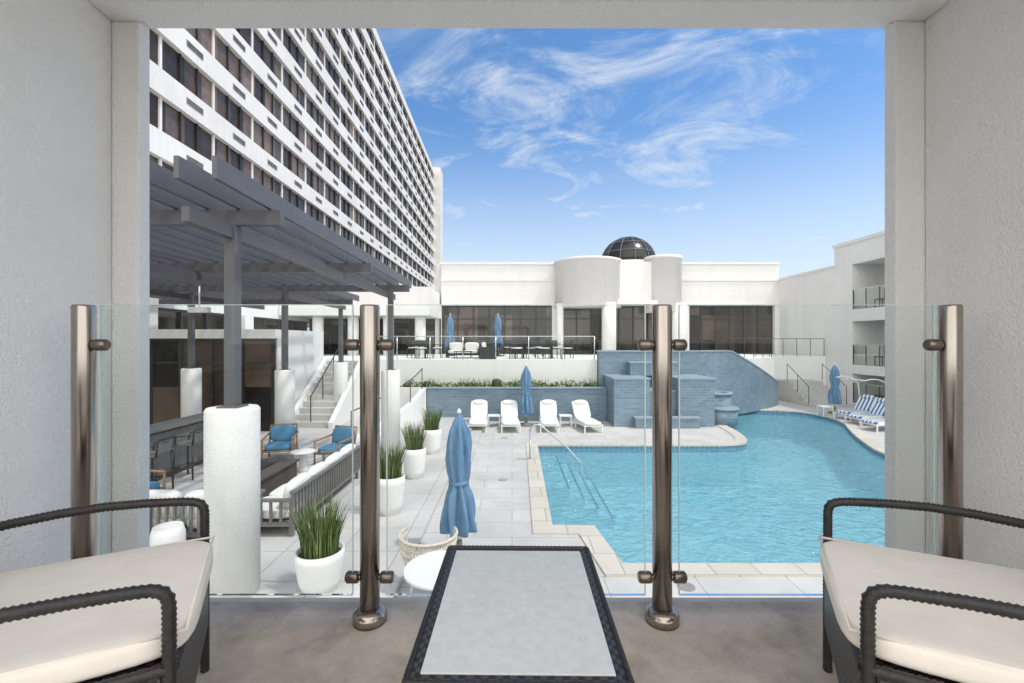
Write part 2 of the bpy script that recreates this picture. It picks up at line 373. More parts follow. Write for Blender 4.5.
b=MB()
tp=[(-6.2,18.72),(7.62,18.82),(9.2,19.7),(11,21.1),(13.1,22.7),(13.1,24.6),(16.98,24.6),(16.98,29),(-12.9,29),(-12.9,18.72),(-7.6,18.72),(-7.6,19.2),(-6.2,19.2)]
b.prism(tp,-.04,2.3,'white')
ob=b.build('upper_terrace')
b=MB(); b.box(-6.0,3.48,18.6,18.715,0.15,2.36,'white'); b.build('terrace_retaining_wall')
b=MB(); b.box(-4.4,3.48,17.97,18.59,.0,1.15,'soil'); b.box(-4.6,-3.34,17.7,17.95,.0,1.29,'white'); b.build('planting_bed')

def blades(b,c,r,h,n,ks,spread=.25,wd=.012):
    for _ in range(n):
        a=random.uniform(0,6.283); d=r*math.sqrt(random.random()); x=c[0]+d*math.cos(a); y=c[1]+d*math.sin(a)
        hh=h*random.uniform(.5,1.1); la=a+random.uniform(-.7,.7); sp=spread*random.uniform(.1,1)*hh
        wa=random.uniform(0,3.14); dx=wd*math.cos(wa); dy=wd*math.sin(wa); vs=[];
        for t,ww in ((0,1),(.45,.9),(.8,.55),(1,.05)):
            ox=sp*t*t*math.cos(la); oy=sp*t*t*math.sin(la)
            vs+=[(x+ox-dx*ww,y+oy-dy*ww,c[2]+hh*t),(x+ox+dx*ww,y+oy+dy*ww,c[2]+hh*t)]
        b.add(vs,[(0,1,3,2),(2,3,5,4),(4,5,7,6)],random.choice(ks))
def leaves(b,c,rad,n,ks,s=.04):
    for _ in range(n):
        d=Vector((random.gauss(0,1),random.gauss(0,1),random.gauss(0,1))).normalized()*random.uniform(.6,1.05)
        p=Vector((c[0]+d.x*rad[0],c[1]+d.y*rad[1],c[2]+d.z*rad[2])); q=Vector((random.uniform(-1,1),random.uniform(-1,1),random.uniform(-1,1))).normalized()*s
        t=q.cross(Vector((random.uniform(-1,1),random.uniform(-1,1),random.uniform(-1,1)))).normalized()*s*.5
        b.add([p-q,p+t,p+q,p-t],[(0,1,2,3)],random.choice(ks))
b=MB()
x=-4.2
while x<3.4:
    r=random.uniform(.12,.26); k=['leaf','leaf2','leaf'] if random.random()<.6 else ['leafd','leaf']
    leaves(b,(x,18.2+random.uniform(-.08,.1),1.15+r*.7),(r*1.2,r,r),90,k,.05)
    if random.random()<.6: blades(b,(x,18.25,1.15),.1,.5,25,k,.5)
    x+=r*1.3
b.build('hedge_planting')
b=MB(); b.lathe((-.6,18.2,1.15),[(.01,0),(.16,.05),(.2,.22),(.17,.4),(.02,.47)],'leafd',20,fr=lambda a,z:1+.08*math.cos(10*a)); b.build('barrel_cactus')

# stairs left up to terrace
b=MB()
for i in range(11): b.box(-7.55,-6.25,15.55+i*.3,18.9 if i<10 else 19.15,.15 if i==0 else .15+i*.195-.0,.15+(i+1)*.195,'terr')
b.build('stairs',bevel=.006)
b=MB()
for x in (-7.72,-6.22):
    vs=[(x,15.4,.1),(x+.17,15.4,.1),(x+.17,19.0,.1),(x,19.0,.1),(x,15.4,.35),(x+.17,15.4,.35),(x+.17,18.58,2.4),(x,18.58,2.4),(x+.17,19,2.4),(x,19,2.4)]
    b.add(vs,[(0,1,5,4),(1,2,8,6,5),(3,0,4,7,9),(4,5,6,7),(7,6,8,9),(2,3,9,8)],'white')
b.build('stair_wall')
def rail(name,p0,p1,k='dark',h=.9,r=.02,posts=4):
    b=MB(); p0=Vector(p0);p1=Vector(p1); up=Vector((0,0,h)); b.tube([p0+up,p1+up],r,k)
    for i in range(posts): q=p0.lerp(p1,i/(posts-1)); b.tube([q,q+up],r,k)
    return b.build(name)
rail('stair_handrail',(-6.9,15.6,.35),(-6.9,18.6,2.3),h=.85)

b=MB()
for i in range(10):
    t0=i/10; t1=(i+1)/10
    f=lambda t:(-3.4-1.2*t*t, 17.7-4.4*t, 1.25-1.0*t)
    a=f(t0); c=f(t1)
    b.add([(a[0],a[1],0),(c[0],c[1],0),(c[0],c[1],c[2]),(a[0],a[1],a[2]),(a[0]-.18,a[1],0),(c[0]-.18,c[1],0),(c[0]-.18,c[1],c[2]),(a[0]-.18,a[1],a[2])],[(0,1,2,3),(5,4,7,6),(3,2,6,7)],'white')
b.build('curved_garden_wall')
b=MB(); b.tube([(-3.5-1.2*t*t,17.7-4.4*t,2.05-1.0*t) for t in [i/10 for i in range(11)]],.018,'dark')
for t in (0,.33,.66,1): b.tube([(-3.5-1.2*t*t,17.7-4.4*t,1.15-1.0*t),(-3.5-1.2*t*t,17.7-4.4*t,2.05-1.0*t)],.016,'dark')
b.build('garden_handrail')

def glassrail(name,x0,x1,y,z,n,h=1.0):
    b=MB(); L=(x1-x0)/n
    for i in range(n):
        b.box(x0+i*L+.06,x0+(i+1)*L-.06,y-.006,y+.006,z+.08,z+h,'glass')
    for i in range(n+1): b.cyl((x0+i*L,y),.022,z,z+h,'chrome',10)
    b.box(x0,x1,y-.02,y+.02,z+h,z+h+.03,'chrome')
    return b.build(name)
glassrail('glass_balustrade',-6.1,3.4,18.78,2.3,7)
rail('terrace_guardrail',(9.3,20.0,2.3),(13.0,22.8,2.3),h=.95,r=.015,posts=6)
rail('terrace_guardrail',(13.2,24.65,2.3),(16.9,24.65,2.3),h=.95,r=.015,posts=6)

# stairs right
b=MB()
for i in range(6): b.box(14.2,15.9,21.8+i*.29,24.59,0.01 if i==0 else .01+i*.175,.01+(i+1)*.175,'terr')
b.build('stairs',bevel=.006)
for x in (14.15,15.95): rail('stair_handrail',(x,21.7,.1),(x,23.4,1.1),h=.85,r=.015,posts=3)

# ---------------------------------------------------------------- main pool building
bd=empty('pool_pavilion_building')
b=MB()
b.box(-4.5,17,29,29.5,5.4,8.0,'white'); b.box(-4.6,17,28.93,29.5,8.0,8.15,'white2'); b.box(-4.55,16.98,28.95,29.0,6.95,7.1,'white2'); b.box(-4.5,16.98,28.93,29.0,5.4,5.52,'white2')
b.box(-4.5,17,29.7,60,7.6,7.8,'lightroof')
for x0,x1 in ((-4.9,-4.5),(2.55,3.2),(10.4,11.3),(16.75,17)): b.box(x0,x1,29,29.55,2.3,5.4,'white')
b.box(-4.9,-4.5,29.55,45,5.4,8.1,'white')
b.box(3.2,10.4,32,32.2,2.3,5.4,'white')
b.build('walls',bd)
b=MB(); b.box(-4.5,2.55,29.35,29.4,2.3,5.4,'bwin'); b.box(11.3,16.75,29.35,29.4,2.3,5.4,'bwin'); b.box(3.2,10.4,28.9,28.95,2.3,5.4,'bwin')
b.build('windows',bd)
b=MB()
for x0,x1,nn in ((-4.5,2.55,7),(11.3,16.75,6),(3.2,10.4,8)):
    y=29.25 if x0!=3.2 else 28.82
    for i in range(nn+1):
        x=x0+(x1-x0)*i/nn; b.box(x-.04,x+.04,y,y+.09,2.3,5.4,'dark')
    for z in (2.34,3.1,4.55,5.35): b.box(x0,x1,y+.02,y+.085,z-.03,z+.03,'dark')
b.build('mullions',bd)
b=MB()
b.lathe((4.75,28.6,0),[(2.05,5.2),(2.05,7.95),(2.12,7.95),(2.12,8.1)],'white',64)
b.lathe((9.35,28.2,0),[(1.08,4.9),(1.08,8.1),(1.14,8.1),(1.14,8.3)],'white',48)
b.box(5.5,9.0,27.6,28.2,5.6,7.95,'white')
b.box(5.0,9.2,27.3,28.9,5.35,5.6,'white2')
b.build('rotunda_lobes',bd)
b=MB()
for x,y,r in ((2.9,27.6,.22),(5.75,27.0,.42),(10.1,27.6,.5)): b.cyl((x,y),r,2.3,5.4,'white')
b.build('columns',bd)
b=MB()
pr=[(2.0*math.cos(a),2.0*math.sin(a)) for a in [i/10*math.pi/2*.995 for i in range(11)]]
b.lathe((8.55,33.5,8.75),pr,'dome',32); b.lathe((8.55,33.5,7.7),[(2.08,0),(2.08,1.06)],'white',32)
for i in range(12):
    a=i/12*math.pi*2
    b.tube([(8.55+2.02*math.cos(t)*math.cos(a),33.5+2.02*math.cos(t)*math.sin(a),8.75+2.02*math.sin(t)) for t in [j/10*math.pi/2 for j in range(11)]],.03,'greyframe',6)
for t in (.02,.4,.8):
    b.tube([(8.55+2.02*math.cos(t)*math.cos(a),33.5+2.02*math.cos(t)*math.sin(a),8.75+2.02*math.sin(t)) for a in [j/32*2*math.pi for j in range(33)]],.03,'greyframe',6)
b.build('skylight_dome',bd)
b=MB()
b.box(-12.9,-4.6,25.2,29,4.55,5.0,'white2'); b.box(-12.9,-4.62,25.3,29.3,5.0,6.15,'white'); b.box(-12.9,-4.92,29,29.3,2.3,4.55,'bwin')
for x in (-11,-9,-7,-5.2): b.cyl((x,25.8),.3,2.3,4.55,'white')
for i in range(9): b.box(-12.6+i,-12.52+i,28.88,28.99,2.3,4.55,'dark')
b.build('portico',bd)

# right guest wing
rb=empty('balcony_wing_building')
b=MB(); X=17.0
b.box(X,26,10,19.4,0,8,'white'); b.box(X,26,22.75,24,0,8,'white')
for z0,z1 in ((-.05,.06),(1.5,1.95),(4.1,4.7),(6.95,8.0)): b.box(X,18.6,19.4,22.75,z0,z1,'white')
b.box(18.6,26,19.4,22.75,0,8,'white'); b.box(X-.06,26.1,9.9,24.06,8.0,8.16,'white2')
b.box(X,17.4,24.0,29.0,0,7.0,'white'); b.box(X-.05,17.45,24.06,28.93,7.0,7.12,'white2')
b.build('walls',rb)
b=MB()
for z0,z1 in ((.06,1.45),(1.95,3.9),(4.7,6.7)): b.box(18.55,18.597,20.2,22.3,z0,z1,'pwin'); b.box(18.52,18.545,21.2,21.28,z0,z1,'pot')
b.build('balcony_doors',rb)
b=MB()
for z in (.06,1.95,4.7):
    b.box(X+.02,X+.05,19.4,22.75,z+.96,z+1.0,'chrome'); b.box(X+.02,X+.05,19.4,22.75,z+.08,z+.10,'chrome')
    for i in range(5): b.box(X+.02,X+.045,19.45+i*.81,19.48+i*.81,z,z+.96,'dark')
    b.box(X+.03,X+.04,19.5,22.7,z+.12,z+.95,'glass')
    for yy in (20.4,21.8):
        b.cbox((17.8,yy,z+.42),(.55,.5,.06),'dark'); b.cbox((18.05,yy,z+.7),(.06,.5,.5),'dark')
        for dx in (-.24,.24):
            for dy in (-.22,.22): b.cbox((17.8+dx,yy+dy,z+.21),(.04,.04,.42),'dark')
b.build('balcony_rails',rb)

# ---------------------------------------------------------------- tower
tw=empty('hotel_tower',rot=R(.88))
FX=-16.0; y0,y1=6.0,103.0; fl=2.9; nf=14; H=.2+nf*fl
b=MB(); b.box(-34,FX-.30,y0,y1,0,H,'twin')
b.build('glazing',tw)
b=MB()
for i in range(nf+1):
    z=.2+i*fl; zt=z+1.12 if i<nf else z+1.0
    b.box(-33.9,FX,y0+.01,y1,z-.12,zt,'tower')
bay=3.9; nb=int((y1-y0)/bay)
for j in range(nb+1):
    y=y0+j*bay; b.box(FX-.28,FX-.20,y,y+.16,.1,H,'tower')
b.box(-34.3,FX+1.4,y1,y1+4,0,H+1.6,'tower')
b.build('facade_panels',tw)
b=MB()
for j in range(nb):
    for q in (1,2):
        y=y0+j*bay+.16+(bay-.16)*q/3; b.box(FX-.29,FX-.2,y-.035,y+.035,.1,H,'dark')
b.build('window_mullions',tw)
b=MB()
for i in range(nf):
    for j in range(nb):
        z=.2+i*fl+1.12-.45; y=y0+j*bay+1.5
        b.box(FX,FX+.03,y,y+1.25,z-.30,z+.02,'grille')
        for q in range(3): b.box(FX+.03,FX+.045,y+.03,y+1.22,z-.25+q*.09,z-.22+q*.09,'dark')
b.build('vent_grilles',tw)
pb=empty('podium_building')
b=MB(); b.box(-15.5,-13.05,2.5,29,0,4.35,'pwin'); b.box(-15.6,-12.95,2.4,29.2,4.35,5.3,'white'); b.build('walls',pb)
b=MB()
for i in range(18): b.box(-13.04,-12.94,2.8+i*1.5,2.9+i*1.5,.1,4.34,'dark')
for z in (.2,2.3,4.3): b.box(-13.03,-12.96,2.5,29,z-.04,z+.04,'dark')
for y in (3.5,9.5,15.5,21.5): b.box(-13.04,-12.6,y,y+.7,0,4.345,'white')
b.build('mullions',pb)
gw=empty('glazed_storefront')
b=MB(); b.box(-12.9,-7.8,15.0,15.06,.15,3.2,'bwin'); b.box(-12.95,-7.75,14.9,18.7,3.2,3.5,'white'); b.box(-7.9,-7.75,15.07,18.7,.15,3.2,'white'); b.build('glazing',gw)
b=MB()
for i in range(6): b.box(-12.9+i,-12.83+i,14.93,14.99,.15,3.19,'dark')
for z in (.2,2.4,3.15): b.box(-12.9,-7.8,14.94,14.985,z-.03,z+.03,'dark')
b.build('mullions',gw)

# ---------------------------------------------------------------- pergola
pg=empty('pergola',rot=R(.88))
cols=[(-3.2,5.4),(-3.1,12.4),(-6.0,12.5),(-9.0,13.2),(-6.1,17),(-9.3,5.6)]
b=MB()
for x,y in cols:
    r=.285 if y<6 else .25
    b.lathe((x,y,0),[(r,.15),(r,2.30),(r-.02,2.33)],'column',40)
b.build('columns',pg)
b=MB()
for x,y in cols:
    b.box(x-.065,x+.065,y-.065,y+.065,2.34,4.5,'alu'); b.box(x-.12,x+.12,y-.12,y+.12,2.331,2.35,'alu')
b.build('posts',pg,bevel=.004)
b=MB()
for y in (5.4,9.0,12.5,16.8): b.box(-12.6,-2.62 if y<13 else -5.6,y-.05,y+.05,4.46,4.64,'alu')
for x in (-3.2,-6.05,-9.1): b.box(x-.04,x+.04,4.6,13.2 if x>-4 else 17.3,4.30,4.455,'alu')
b.build('beams',pg,bevel=.004)
b=MB()
x=-2.75
while x>-12.5:
    b.box(x-.025,x+.025,4.35,13.3 if x>-5.5 else 17.6,4.645,4.86,'alu'); x-=.36
b.build('rafters',pg,bevel=.003)
b=MB(); b.cbox((-7.9,11.5,3.9),(.5,.14,.14),'pot'); b.tube([(-7.9,11.5,3.95),(-7.9,11.5,4.5)],.02,'pot'); b.build('patio_heater')

# ---------------------------------------------------------------- furniture
def umbrella(loc,s=1.0,tw=0):
    b=MB(); b.lathe((0,0,0),[(.26,0),(.26,.05),(.06,.09),(.04,.3)],'greyframe',28)
    b.cyl((0,0),.022,.05,2.12,'pot',14)
    prof=[]
    for z,r in ((.42,.20),(.55,.205),(.75,.185),(.95,.155),(1.08,.125),(1.16,.12),(1.25,.135),(1.45,.16),(1.65,.155),(1.85,.125),(2.0,.075),(2.08,.03),(2.10,.02)): prof.append((r,z))
    fine=[]
    for (r0,z0),(r1,z1) in zip(prof,prof[1:]):
        for i in range(4): t=i/4; fine.append((r0+(r1-r0)*t,z0+(z1-z0)*t))
    fine.append(prof[-1])
    def fr(a,z):
        amp=.30*(1 if z<1.0 else .6)*(1 if z<1.9 else .3)
        return 1+amp*math.cos(7*a+2.2*z+tw)+amp*.45*math.cos(4*a-5*z+1+tw)+.07*math.sin(11*a+9*z)
    b.lathe((0,0,0),fine,'blue',84,fr=fr)
    b.lathe((0,0,0),[(.135,1.09),(.142,1.12),(.135,1.15)],'blue',30); b.lathe((0,0,0),[(.03,2.1),(.035,2.13),(.01,2.17)],'pot',12)
    o=b.build('closed_patio_umbrella',loc=loc); o.scale=(s,s,s); return o
umbrella((-.75,6.45,0),.99); umbrella((.52,16.8,0),1.05,2); umbrella((13.9,19.6,0),1.0,1); umbrella((-3.4,25,2.3),1.08,3); umbrella((-.77,25,2.3),1.08,4)

def chaise_mesh(k,ang=52):
    b=MB() # head at +y
    b.box(-.33,-.29,-.95,.95,.22,.27,'pot'); b.box(.29,.33,-.95,.95,.22,.27,'pot')
    for y in (-.9,.15,.85):
        b.box(-.29,.29,y-.02,y+.02,.22,.26,'pot')
        for x in (-.31,.31): b.box(x-.02,x+.02,y-.02,y+.02,0.0,.22,'pot')
    b.cushion(-.31,.31,-.95,.27,.26,.35,k,6)
    T=Matrix.Translation((0,.25,.28 if ang>5 else .26))@Matrix.Rotation(R(ang),4,'X')
    b.cushion(-.31,.31,0,.74,0,.09,k,6,T=T)
    if ang>5:
        b.box(-.3,.3,0,.74,-.03,-.005,'pot',T=T); b.cushion(-.22,.22,.56,.74,.08,.15,k,3,T=T)
    return b
c0=chaise_mesh('cushw').build('sun_lounger',loc=(-1.2,16.35,0),rot=R(2))
for x,y,r in ((-.08,16.3,.05),(1.32,16.35,-.04),(2.62,16.3,.16)): copy(c0,(x,y,0),r)
c1=chaise_mesh('stripe').build('striped_sun_lounger',loc=(13.6,17.2,0),rot=R(-75)); copy(c1,(13.3,16.0,0),R(-80)); copy(c1,(13.9,18.3,0),R(-70))
def sidetable(loc,s=.45,h=.42,k='pot',name='side_table'):
    b=MB(); b.box(-s/2,s/2,-s/2,s/2,h-.03,h,k)
    for x in (-1,1):
        for y in (-1,1): b.cbox((x*(s/2-.03),y*(s/2-.03),(h-.03)/2),(.03,.03,h-.03),k)
    return b.build(name,loc=loc,bevel=.004)
sidetable((-.65,16.6,0)); sidetable((1.95,16.6,0)); sidetable((13.0,18.9,0))

def planter(loc,hp=.64,r=.25,gh=.62,n=420,nm='grass_planter'):
    e=empty(nm,loc=loc); b=MB()
    b.lathe((0,0,0),[(r*.72,0),(r*.86,hp*.25),(r,hp*.8),(r,hp),(r*.9,hp),(r*.9,hp-.06),(.01,hp-.06)],'pot',40); b.build('pot',e)
    b=MB(); b.cyl((0,0),r*.88,hp-.08,hp-.055,'soil'); blades(b,(0,0,hp-.06),r*.7,gh,n,['leaf','leaf2','leaf2','leafd'],.35,.006); b.build('grass',e)
planter((-2.1,7.85,.15)); planter((-2.12,9.9,.15),n=300); planter((-2.12,12.05,.15),n=300); planter((-2.3,5.45,.15),.46,.28,.62,560)

def sofa(loc,L,rot):
    b=MB() # back at +x, length along y
    b.box(-.42,.42,-L/2,L/2,.16,.22,'greyframe')
    for y in (-L/2+.05,0,L/2-.05):
        for x in (-.38,.38): b.box(x-.03,x+.03,y-.03,y+.03,0,.16,'greyframe')
    n=int(L/.11)
    for i in range(n+1):
        y=-L/2+i*L/n; b.box(.40,.43,y-.018,y+.018,.22,.66,'greyframe')
    b.box(.38,.45,-L/2-.02,L/2+.02,.66,.70,'greyframe')
    for s in (-1,1):
        for i in range(6): x=-.36+i*.15; b.box(x-.018,x+.018,s*L/2-.015,s*L/2+.015,.22,.54,'greyframe')
        b.box(-.42,.42,s*L/2-.035,s*L/2+.035,.54,.58,'greyframe')
    m=int(L/.75)
    for i in range(m):
        a=-L/2+.05+i*(L-.1)/m; c=a+(L-.1)/m-.02
        b.cushion(-.42,.36,a,c,.23,.40,'cushw',5); T=Matrix.Translation((.26,0,.38))@Matrix.Rotation(R(10),4,'Y'); b.cushion(-.09,.09,a+.01,c-.01,0,.42,'cushw',4,T=T)
    return b.build('outdoor_sofa',loc=loc,rot=rot)
sofa((-3.72,8.35,.15),3.0,R(0)); sofa((-4.75,6.9,.15),1.5,R(-90))
def armchair(loc,rot,frame='wood',cu='blued',name='lounge_armchair'):
    b=MB()
    for x in (-.34,.34):
        b.tube([(x,-.33,0),(x,-.33,.56)],.022,frame); b.tube([(x,.36,0),(x*.95,.30,.35),(x*.9,.42,.80)],.022,frame)
        b.tube([(x,-.35,.56),(x,.34,.60)],.026,frame); b.tube([(x,-.33,.27),(x,.34,.24)],.02,frame)
    b.tube([(-.31,.42,.80),(.31,.42,.80)],.022,frame); b.tube([(-.34,-.33,.27),(.34,-.33,.27)],.02,frame); b.tube([(-.34,.33,.25),(.34,.33,.25)],.02,frame)
    for i in range(5): x=-.24+i*.12; b.tube([(x,.33,.3),(x,.42,.8)],.009,frame,6)
    b.box(-.33,.33,-.32,.32,.255,.28,frame)
    b.cushion(-.31,.31,-.34,.28,.28,.42,cu,5); T=Matrix.Translation((0,.25,.40))@Matrix.Rotation(R(-12),4,'X'); b.cushion(-.3,.3,-.06,.09,0,.42,cu,4,T=T)
    return b.build(name,loc=loc,rot=rot)
armchair((-4.3,11.1,.15),R(-15)); armchair((-5.8,11.4,.15),R(15)); armchair((-6.7,8.0,.15),R(90)); armchair((-5.6,6.3,.15),R(150),cu='cushw')
b=MB(); b.box(-.42,.42,-.8,.8,0,.40,'brown'); b.box(-.46,.46,-.84,.84,.40,.45,'brown'); b.box(-.12,.12,-.5,.5,.452,.47,'dark'); b.build('fire_pit_table',loc=(-5.0,8.9,.15),bevel=.01)
b=MB(); b.lathe((0,0,0),[(.12,0),(.1,.05),(.08,.42),(.26,.43),(.26,.46)],'pot',30); b.build('round_side_table',loc=(-4.75,10.35,.15))
b=MB(); b.lathe((0,0,0),[(.17,0),(.2,.12),(.2,.35),(.17,.46)],'pot',30); b.build('garden_stool',loc=(-4.65,6.15,.15))
b=MB(); b.box(-.22,.22,-1.6,1.6,0,1.06,'door'); b.box(-.3,.34,-1.7,1.7,1.06,1.11,'greyframe'); b.box(.225,.24,-1.58,1.58,.1,1.0,'greyframe'); b.build('bar_counter',loc=(-7.7,10.2,.15),bevel=.006)
def stool(loc,rot):
    b=MB()
    for x in (-.2,.2):
        for y in (-.19,.19): b.tube([(x*1.1,y*1.1,0),(x,y,.72)],.018,'dark',8)
        b.tube([(x,.19,.72),(x*1.05,.24,1.05)],.018,'dark',8); b.tube([(x*1.07,-.2,.25),(x*1.07,.2,.25)],.012,'dark',8)
        b.tube([(x,-.19,.72),(x*1.08,-.15,.92),(x*1.05,.24,.95)],.015,'dark',8)
    b.tube([(-.21,-.2,.25),(.21,-.2,.25)],.012,'dark',8); b.tube([(-.21,.24,1.05),(.21,.24,1.05)],.018,'dark',8)
    b.cushion(-.21,.21,-.2,.2,.71,.78,'greyframe',5); 
    for i in range(5): b.box(-.2,.2,.225,.235,.80+i*.05,.825+i*.05,'greyframe')
    return b.build('bar_stool',loc=loc,rot=rot)
stool((-7.0,8.9,.15),R(-90)); stool((-7.0,9.9,.15),R(-90)); stool((-7.0,10.9,.15),R(-95)); stool((-7.05,11.8,.15),R(-85))
b=MB()
for j in range(30):
    for dr in (-.2,.2):
        a=R(-20)+j/29*R(220); 
        b.tube([(.26*math.cos(a),.26*math.sin(a),.40),(.33*math.cos(a+dr/2),.33*math.sin(a+dr/2),.58),(.34*math.cos(a+dr),.34*math.sin(a+dr),.76)],.008,'rope',6)
for z,r in ((.40,.26),(.5,.30),(.6,.33),(.68,.34),(.76,.345)):
    b.tube([(r*math.cos(R(-30)+t/24*R(240)),r*math.sin(R(-30)+t/24*R(240)),z) for t in range(25)],.012 if z<.7 else .018,'rope',6)
b.lathe((0,0,0),[(.26,.38),(.27,.40),(.25,.45),(.02,.46)],'cushw',28)
for a in (45,135,225,315): b.tube([(.2*math.cos(R(a)),.2*math.sin(R(a)),.39),(.27*math.cos(R(a)),.27*math.sin(R(a)),0)],.014,'rope',8)
b.build('rope_armchair',loc=(-1.02,5.55,.0),rot=R(180))
b=MB(); b.lathe((0,0,0),[(.22,0),(.22,.02),(.03,.04),(.03,.70),(.40,.71),(.40,.74)],'pot',40); b.build('round_cafe_table',loc=(-.72,4.75,0))
def smallsofa(loc,rot):
    b=MB(); b.box(-.8,.8,-.35,.35,.12,.2,'dark'); b.box(-.8,.8,.30,.36,.2,.7,'dark')
    for s in (-1,1):
        b.box(s*.8-.03,s*.8+.03,-.35,.36,.0,.55,'dark')
    for i in (-1,1): b.cushion(i*.39-.37,i*.39+.37,-.35,.26,.2,.38,'cushw'); b.cushion(i*.39-.36,i*.39+.36,.14,.3,.36,.76,'cushw',4)
    return b.build('terrace_loveseat',loc=loc,rot=rot)
smallsofa((-2.4,22.6,2.3),0); smallsofa((-1.1,21.3,2.3),R(90))
def dchair(loc,rot):
    b=MB()
    for x in (-.22,.22):
        for y in (-.2,.2): b.cbox((x,y,.22),(.03,.03,.44),'dark')
        b.cbox((x,.21,.65),(.03,.03,.45),'dark'); b.cbox((x,0,.64),(.03,.42,.03),'dark')
    b.box(-.23,.23,-.21,.21,.43,.46,'dark'); b.cushion(-.21,.21,-.2,.2,.46,.52,'cushw'); b.box(-.22,.22,.2,.22,.55,.86,'dark')
    return b.build('dining_chair',loc=loc,rot=rot)
dc=dchair((-4.2,21.2,2.3),0)
for x,y,r in ((-3.6,21.9,90),(.2,21,40),(.9,21.8,180),(.3,22.4,10),(1.5,21.2,-60),(2.1,22.3,20),(1.4,24.3,0),(-4.9,22.6,-20),(-.2,24.5,170),(2.6,21.3,-80)): copy(dc,(x,y,2.3),R(r))
for p in ((.55,21.7),(1.9,21.7),(-4.2,22),(-.8,24.6)):
    b=MB(); b.lathe((0,0,0),[(.25,0),(.04,.03),(.04,.7),(.42,.71),(.42,.74)],'dark',26); b.build('bistro_table',loc=(*p,2.3))
sidetable((-2.3,21.5,2.3),.8,.35,'dark','terrace_coffee_table')
b=MB()
for y in (17.5,19.1): b.tube([(14.6,y,0),(14.55,y,1.2)]+[(13.9+.65*math.cos(R(a)),y,1.2+.45*math.sin(R(a))) for a in (20,45,70,95,120)],.02,'pot',8)
b.tube([(13.57,17.5,1.59),(13.57,19.1,1.59)],.02,'pot',8)
b.build('shade_hoop_frame')
b=MB(); b.box(-2,-.6,38,39,7.8,8.55,'white2'); b.build('rooftop_vent')

# ---------------------------------------------------------------- own balcony
bal=empty('guest_balcony')
b=MB()
b.box(-2.1,-1.89,.35,2.15,0,4.95,'stucco'); b.box(1.95,2.15,.35,2.15,0,4.95,'stucco')
b.box(-2.1,-1.765,2.152,2.22,0,4.95,'stucco'); b.box(1.815,2.15,2.152,2.22,0,4.95,'stucco')
b.build('side_walls',bal,bevel=.006)
b=MB(); b.box(-1.888,1.948,.35,2.07,4.76,4.95,'stucco'); b.box(-1.887,1.947,2.03,2.15,4.613,4.95,'stucco'); b.box(-1.763,1.813,2.152,2.22,4.625,4.95,'stucco'); b.build('ceiling',bal,bevel=.005)
b=MB(); b.box(-1.888,1.948,-.8,1.84,1.83,2.05,'conc'); b.box(-1.886,1.946,1.841,1.88,1.80,2.044,'edge'); b.build('floor_slab',bal,bevel=.004)
gl=empty('glass_railing')
YR=1.71; xs=(-1.609,-.534,.564,1.646)
b=MB()
for x in xs:
    b.lathe((x,YR,2.05),[(.036,0),(.036,1.18),(.033,1.187)],'steel',36)
    b.lathe((x,YR,2.05),[(.062,0),(.062,.03),(.05,.045),(.038,.05)],'steel',36)
b.build('posts',gl)
b=MB()
for i,x in enumerate(xs):
    for z in (3.087,2.215):
        for s in (-1,1):
            if (i==0 and s<0) or (i==3 and s>0): continue
            T=Matrix.Translation((x,YR,z))@Matrix.Rotation(R(90)*s,4,'Y')
            b.lathe((0,0,0),[(.012,.03),(.012,.045)],'steel_d',16,T=T); b.lathe((0,0,0),[(.02,.042),(.022,.05),(.022,.083),(.015,.09)],'steel_d',20,T=T)
b.build('clamps',gl)
b=MB(); e=MB()
for a,c in zip(xs,xs[1:]):
    x0=a+.064; x1=c-.064
    b.box(x0,x1,YR-.005,YR+.005,2.15,3.236,'glass')
    for q in (x0,x1): e.box(q-.0012,q+.0012,YR-.0052,YR+.0052,2.15,3.236,'gedge')
    e.box(x0,x1,YR-.0052,YR+.0052,3.2362,3.2385,'gedge'); e.box(x0,x1,YR-.0052,YR+.0052,2.1475,2.1498,'gedge')
b.build('glass_panels',gl); e.build('glass_edges',gl)

